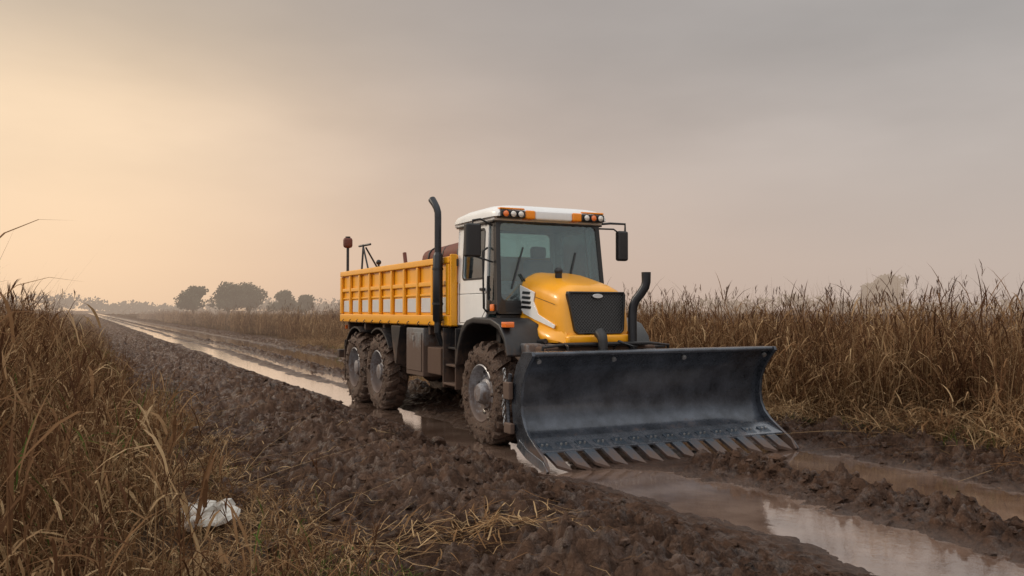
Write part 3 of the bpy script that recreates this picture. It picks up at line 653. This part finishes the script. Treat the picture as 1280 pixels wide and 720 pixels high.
def clump(name,seed,n,h0,h1,rad,leaves=4,lean=.25,green=.0,w=.009,broken=.08,plume=.2,tb=0.):
    r=random.Random(seed); S=Strips()
    for _ in range(n):
        a=r.uniform(0,6.283); d=rad*math.sqrt(r.random()); bx,by=d*math.cos(a),d*math.sin(a); h=r.uniform(h0,h1)
        if r.random()<.3: h*=r.uniform(.4,.8)
        la=r.uniform(0,6.283); le=abs(r.gauss(0,lean))+.03; br=r.random()<broken; tint=min(1,r.random()**1.2+tb); gg=1. if r.random()<green else 0.
        dx,dy=math.cos(la),math.sin(la)
        def sp(t):
            q=le*h*(t**1.7)
            zz=h*t*(1-.28*le*t)
            if br and t>.55: q+=(t-.55)*h*.9; zz=h*.55-(t-.55)*h*.5
            return (bx+dx*q,by+dy*q,zz)
        sa=r.uniform(0,6.283); S.add([sp(i/5) for i in range(6)],w*.75,(math.cos(sa),math.sin(sa)),tint,gg,h1)
        for k in range(r.randint(max(1,leaves-2),leaves+1)):
            t0=r.uniform(.05,.85); p=sp(t0); L=h*r.uniform(.22,.48); aa=r.uniform(0,6.283); ex,ey=math.cos(aa),math.sin(aa); up=r.uniform(.25,1.15); dr=r.uniform(.3,1.5)
            P=[]
            for i in range(5):
                t=i/4; o=L*(t*.55+.25*t*t)*(1.3-up*.55); P.append((p[0]+ex*o,p[1]+ey*o,max(.01,p[2]+L*(up*t-dr*t*t*.62))))
            S.add(P,w*r.uniform(.8,1.7),(-ey,ex),min(1,max(0,tint+r.uniform(-.3,.35))),gg,h1)
        if r.random()<plume and not br:
            p=sp(1.)
            for k in range(7):
                aa=r.uniform(0,6.283); l=r.uniform(.06,.15); z0=p[2]-r.uniform(0,.16)
                S.add([(p[0],p[1],z0),(p[0]+math.cos(aa)*l*.3,p[1]+math.sin(aa)*l*.3,z0+l*.7),(p[0]+math.cos(aa)*l*.5,p[1]+math.sin(aa)*l*.5,z0+l)],w*.8,(math.cos(aa+1.5),math.sin(aa+1.5)),.15,0,h1)
    return S.mesh(name,reedmat)
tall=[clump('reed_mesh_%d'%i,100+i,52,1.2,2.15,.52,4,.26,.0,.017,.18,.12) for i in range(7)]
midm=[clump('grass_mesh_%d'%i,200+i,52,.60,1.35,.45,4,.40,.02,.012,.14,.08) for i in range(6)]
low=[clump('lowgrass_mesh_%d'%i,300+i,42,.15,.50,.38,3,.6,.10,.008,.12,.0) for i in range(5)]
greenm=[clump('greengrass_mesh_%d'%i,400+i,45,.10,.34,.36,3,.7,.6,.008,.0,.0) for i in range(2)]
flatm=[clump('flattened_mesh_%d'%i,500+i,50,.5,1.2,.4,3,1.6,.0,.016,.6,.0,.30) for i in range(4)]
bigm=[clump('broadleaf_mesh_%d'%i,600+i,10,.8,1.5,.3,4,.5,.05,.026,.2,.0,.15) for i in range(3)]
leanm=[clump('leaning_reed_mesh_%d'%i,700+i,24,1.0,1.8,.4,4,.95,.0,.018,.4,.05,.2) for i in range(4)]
def place(par,meshes,u,v,s=1.,sz=1.,tilt=.06,sink=.03):
    f=-u; z=Hs(f,v) if abs(v)<40 and abs(u)<80 else .1
    x,y=W(f,v); o=bpy.data.objects.new('clump',random.choice(meshes)); o.location=(x,y,z-sink)
    o.rotation_euler=(random.gauss(0,tilt),random.gauss(0,tilt),random.uniform(0,6.28)); o.scale=(s,s,s*sz); o.parent=par; COL.objects.link(o)
reeds=empty('reed_field'); grass=empty('dry_grass'); verge=empty('verge_grass'); flat=empty('flattened_straw')
u=-8.5
while u<170:
    st=.56 if u<22 else (.95 if u<50 else 2.1)
    v=5.6+.35*math.sin(u*.35)+.25*math.sin(u*1.3)+random.uniform(-.25,.25); row=0
    while v<(7.8 if u<60 else 10):
        place(reeds,tall,u+random.uniform(-.25,.25),v,random.uniform(.72,1.08)*(1.0 if row else .88),1,.10); v+=st*random.uniform(.85,1.25); row+=1
    v=8.6
    while v<13 and u<45: 
        place(reeds,tall,u+random.uniform(-.3,.3),v,random.uniform(.9,1.08)); v+=random.uniform(1.4,2.2)
    u+=st
for _ in range(150):
    u=random.uniform(-8,30); place(flat,flatm,u,4.95+.35*math.sin(u*.35)+random.gauss(0,.27),random.uniform(.5,1.0),.6,.15)
for _ in range(90):
    u=random.uniform(-8,26); place(flat,leanm,u,5.2+.35*math.sin(u*.35)+random.gauss(0,.2),random.uniform(.6,.95),1,.25)
for _ in range(70):
    u=random.uniform(-8,25); place(verge,greenm if random.random()<.7 else low,u,4.45+random.gauss(0,.22),random.uniform(.5,1.),1)
u=-8.
while u<120:
    st=.46 if u<12 else (.8 if u<40 else 1.9)
    v=-4.0+.2*math.sin(u*.6)+random.uniform(-.2,.2)
    while v>(-9.5 if u<40 else -12):
        dd=-3.9-v; x,y=W(-u,v)
        if y>3.1:
            if dd<.6: m,s=low+midm,random.uniform(.55,.85)
            elif dd<1.4: m,s=midm,random.uniform(.75,1.05)
            else: m,s=(tall if random.random()<.65 else midm),(random.uniform(.80,1.08))
            if m is tall and y<3.9: m=midm
            if dd>2 and m is tall: s*=1.04
            if u>14 and m is tall: s*=.82
            place(grass,m,u+random.uniform(-.2,.2),v,s,1,.13)
        v-=st*random.uniform(.85,1.25)
    u+=st
for _ in range(38):
    u=random.uniform(-7.5,0); v=random.uniform(-6.5,-4.1); x,y=W(-u,v)
    if y>3.2: place(grass,bigm,u,v,random.uniform(.7,1.0),1,.2)
for _ in range(80):
    u=random.uniform(-7.5,8); v=-3.65+random.gauss(0,.28); x,y=W(-u,v)
    if y>3.6: place(verge,greenm if random.random()<.12 else low,u,v,random.uniform(.4,.85))
for _ in range(8):
    u=random.uniform(-6.2,-5.1); v=-3.25+random.gauss(0,.2); place(verge,greenm+low[:2],u,v,random.uniform(.6,1.0))
for _ in range(50):
    u=random.uniform(-7.,4); v=random.uniform(-4.3,-3.1); x,y=W(-u,v)
    if y>4: place(flat,flatm,u,v,random.uniform(.3,.6),.6,.2)
S=Strips(); 
def straw(cu_,cv_,L,a):
    n=6; f0,v0=-cu_,cv_; k=random.uniform(-.5,.5); pf=[];pv=[]
    for i in range(n):
        t=i/(n-1); pf.append(f0+math.cos(a+k*t)*L*t); pv.append(v0+math.sin(a+k*t)*L*t)
    zz=H(np.array(pf),np.array(pv)); z0=max(zz)
    P=[(pf[i],pv[i],.4*zz[i]+.6*z0+.02+.05*random.random()*L) for i in range(n)]
    S.add(P,random.uniform(.005,.013),(-math.sin(a),math.cos(a)),random.uniform(.3,1),0,2)
for (px,py,cnt,sp_) in ((610,658,90,.13),(570,680,40,.15),(480,698,45,.2),(690,655,16,.15),(395,690,40,.25),(330,660,25,.3)):
    X,Y,z,ff,vv_=ground_pt(px,py)
    for _ in range(cnt): straw(-(ff+random.gauss(0,sp_)),vv_+random.gauss(0,sp_),random.uniform(.2,.65),random.uniform(0,6.28))
for _ in range(300): straw(random.uniform(-7,12),random.choice([random.uniform(-3.6,-1.4),random.uniform(3.8,5.5)]),random.uniform(.1,.45),random.uniform(0,6.28))
setframe(npmesh('loose_straw',np.array(S.v),np.array(S.f),reedmat,attr=np.array(S.c),smooth=False))
# litter
X,Y,z,ff,vv_=ground_pt(262,668)
nn=14; V=[]
for i in range(nn):
    for j in range(nn): V.append(((i/(nn-1)-.5)*.36,(j/(nn-1)-.5)*.28,0))
A=np.array(V); A[:,2]=.16*np.abs(fbm(A[:,0]*9+5,A[:,1]*9,2,71)-.5)*2+.09*fbm(A[:,0]*4,A[:,1]*4,2,73); A[:,0]+=.08*(fbm(A[:,0]*8,A[:,1]*8,2,75)-.5)*2; A[:,1]+=.08*(fbm(A[:,0]*8+3,A[:,1]*8,2,77)-.5)*2
F=[(i*nn+j,i*nn+j+1,(i+1)*nn+j+1,(i+1)*nn+j) for i in range(nn-1) for j in range(nn-1)]
t=NT('white_plastic'); t.bsdf(t.mix(t.mr(t.noise(t.n('ShaderNodeTexCoord').outputs['Object'],9,4),.4,.65),(.60,.58,.53),(.30,.24,.19)),.45,bump=t.noise(None,30),bstr=.3)
o=npmesh('plastic_bag',A,np.array(F),t.m,smooth=False); o.location=(X,Y,z+.05); o.rotation_euler=(.35,.1,.5); COL.objects.link(o)

# ---------------------------------------------------------------- distant trees
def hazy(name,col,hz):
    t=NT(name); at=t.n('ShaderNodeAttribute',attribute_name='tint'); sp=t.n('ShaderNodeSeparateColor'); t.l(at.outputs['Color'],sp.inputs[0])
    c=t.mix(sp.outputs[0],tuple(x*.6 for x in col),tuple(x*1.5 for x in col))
    df=t.n('ShaderNodeBsdfDiffuse'); t.l(c,df.inputs[0]); em=t.n('ShaderNodeEmission'); em.inputs[0].default_value=(.64,.49,.38,1); em.inputs[1].default_value=.9  # leaves carry painted haze, a fixed share of pale emission
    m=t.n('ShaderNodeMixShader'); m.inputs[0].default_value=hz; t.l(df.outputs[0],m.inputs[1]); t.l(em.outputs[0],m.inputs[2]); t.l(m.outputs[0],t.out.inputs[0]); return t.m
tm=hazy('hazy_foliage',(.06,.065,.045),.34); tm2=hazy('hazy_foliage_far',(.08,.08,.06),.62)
def leafcloud(S,c,r,n,size,R_):
    for _ in range(n):
        d=Vector((R_.gauss(0,1),R_.gauss(0,1),R_.gauss(0,1))).normalized()*(R_.random()**.4); p=(c[0]+d.x*r[0],c[1]+d.y*r[1],c[2]+d.z*r[2])
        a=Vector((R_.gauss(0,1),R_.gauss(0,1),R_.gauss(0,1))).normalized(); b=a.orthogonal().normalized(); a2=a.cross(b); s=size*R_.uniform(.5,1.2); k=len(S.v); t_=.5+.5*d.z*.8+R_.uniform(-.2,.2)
        for x,y in ((-1,-.6),(1,-.5),(.7,.8),(-.8,.6)):
            q=b*x*s+a2*y*s; S.v.append((p[0]+q.x,p[1]+q.y,p[2]+q.z)); S.c.append((min(1,max(0,t_)),0,0,1))
        S.f.append((k,k+1,k+2,k+3))
def tree(X,Y,h,w,seed,mat):
    R_=random.Random(seed); S=Strips()
    def limb(a,b,r0,r1):
        V,F=tubegeo([a,((a[0]+b[0])/2+R_.uniform(-.1,.1),(a[1]+b[1])/2,(a[2]+b[2])/2),b],[r0,(r0+r1)/2,r1],6,False); k=len(S.v); S.v+= [tuple(q) for q in V]; S.c+=[(0,0,0,1)]*len(V); S.f+=[tuple(k+i for i in f) for f in F]
    limb((0,0,-.2),(0,0,h*.55),.28,.14)
    for i in range(24):
        a=R_.uniform(0,6.28); zc=h*R_.uniform(.36,.84); d=w*.5*R_.uniform(.05,.75)*(1-.55*max(0,(zc/h-.55)/.3)); c=(d*math.cos(a),d*math.sin(a),zc)
        limb((0,0,h*R_.uniform(.2,.5)),c,.09,.03); rr_=w*R_.uniform(.16,.25); leafcloud(S,c,(rr_,rr_,rr_*.75),190,.19,R_)
    me=S.mesh('tree_mesh',mat); o=bpy.data.objects.new('tree',me); o.location=(X,Y,0); COL.objects.link(o)
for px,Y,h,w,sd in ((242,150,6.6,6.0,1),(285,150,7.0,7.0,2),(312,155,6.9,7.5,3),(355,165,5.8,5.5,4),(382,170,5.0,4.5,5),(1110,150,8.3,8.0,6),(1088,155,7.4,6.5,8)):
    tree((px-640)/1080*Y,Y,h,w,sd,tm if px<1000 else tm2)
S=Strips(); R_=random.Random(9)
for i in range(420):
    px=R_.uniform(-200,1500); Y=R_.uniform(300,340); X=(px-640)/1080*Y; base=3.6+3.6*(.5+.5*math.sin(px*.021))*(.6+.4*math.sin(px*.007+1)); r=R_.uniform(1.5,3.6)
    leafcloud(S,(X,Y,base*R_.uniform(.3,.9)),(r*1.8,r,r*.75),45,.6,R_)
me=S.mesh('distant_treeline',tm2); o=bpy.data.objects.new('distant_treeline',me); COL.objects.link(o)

# ---------------------------------------------------------------- world
w=bpy.data.worlds.new('World'); scene.world=w; w.use_nodes=True; T=w.node_tree
for n_ in list(T.nodes): T.nodes.remove(n_)
class WT(NT):
    def __init__(s): s.t=T; s.out=s.n('ShaderNodeOutputWorld')
t=WT(); tc=t.n('ShaderNodeTexCoord').outputs['Generated']; sp=t.n('ShaderNodeSeparateXYZ'); t.l(tc,sp.inputs[0]); zz=sp.outputs[2]
def dirv(az,el): a,e=math.radians(az),math.radians(el); return (math.sin(a)*math.cos(e),math.cos(a)*math.cos(e),math.sin(e))
def dotp(d,p):
    x=t.n('ShaderNodeVectorMath',operation='DOT_PRODUCT'); t.l(tc,x.inputs[0]); x.inputs[1].default_value=d
    return t.math('POWER',t.math('MAXIMUM',x.outputs['Value'],0.),p)
base=t.ramp(zz,[(0,(.60,.45,.355)),(.05,(.62,.475,.38)),(.16,(.56,.47,.405)),(.30,(.42,.39,.365)),(.36,(.40,.38,.365)),(.55,(.88,.86,.83)),(1,(1.22,1.20,1.18))])
gl=dotp(dirv(-30,11),20.); gl2=dotp(dirv(-22,7),5.)
c=t.mix(1.,base,t.mix(gl,(0,0,0),(.42,.29,.12)),'ADD'); c=t.mix(1.,c,t.mix(gl2,(0,0,0),(.07,.02,-.03)),'ADD')
cool=dotp(dirv(38,12),6.); c=t.mix(t.math('MULTIPLY',cool,.4),c,(.48,.465,.465))
mp=t.n('ShaderNodeMapping'); mp.inputs['Scale'].default_value=(1.6,1.6,5.); mp.inputs['Rotation'].default_value=(0.1,-.25,.3); t.l(tc,mp.inputs[0])
n1=t.noise(mp.outputs[0],1.3,5,.5); cl=t.mr(n1,.32,.68,.87,1.09)
up=t.mr(zz,.02,.2,0,1)
vm=t.n('ShaderNodeVectorMath',operation='SCALE'); t.l(c,vm.inputs[0]); t.l(cl,vm.inputs['Scale'])
cc_=t.mix(up,c,vm.outputs[0])
band=t.math('MULTIPLY',t.mr(zz,.22,.33,0,.42),dotp(dirv(-30,22),2.)); cc_=t.mix(band,cc_,(.38,.345,.32))
back_fill=dotp(dirv(195,30),1.6); cc_=t.mix(1.,cc_,t.mix(back_fill,(0,0,0),(.60,.59,.59)),'ADD')  # unseen bright sky behind the camera, added as fill light
sky=t.n('ShaderNodeTexSky'); sky.sky_type='NISHITA'; sky.sun_disc=False; sky.sun_elevation=math.radians(27); sky.sun_rotation=math.radians(-78); sky.dust_density=4
vs=t.n('ShaderNodeVectorMath',operation='SCALE'); t.l(sky.outputs[0],vs.inputs[0]); vs.inputs['Scale'].default_value=.06
fin=t.mix(.06,cc_,vs.outputs[0])
bg=t.n('ShaderNodeBackground'); t.l(fin,bg.inputs[0]); bg.inputs[1].default_value=1.0; t.l(bg.outputs[0],t.out.inputs[0])
sl=bpy.data.lights.new('sun','SUN'); sl.energy=1.4; sl.angle=math.radians(12); sl.color=(1,.84,.64); so_=bpy.data.objects.new('sun',sl); COL.objects.link(so_)
d=Vector(dirv(-78,27)); so_.rotation_euler=d.to_track_quat('Z','Y').to_euler()
# camera
cam=bpy.data.cameras.new('camera'); cam.sensor_width=36; cam.lens=30.375; cam.clip_end=6000; cam.clip_start=.05
co_=bpy.data.objects.new('camera',cam); co_.location=(0,0,1.67); co_.rotation_euler=(math.radians(90+1.485),0,0); COL.objects.link(co_); scene.camera=co_
print('objects',len(bpy.data.objects))
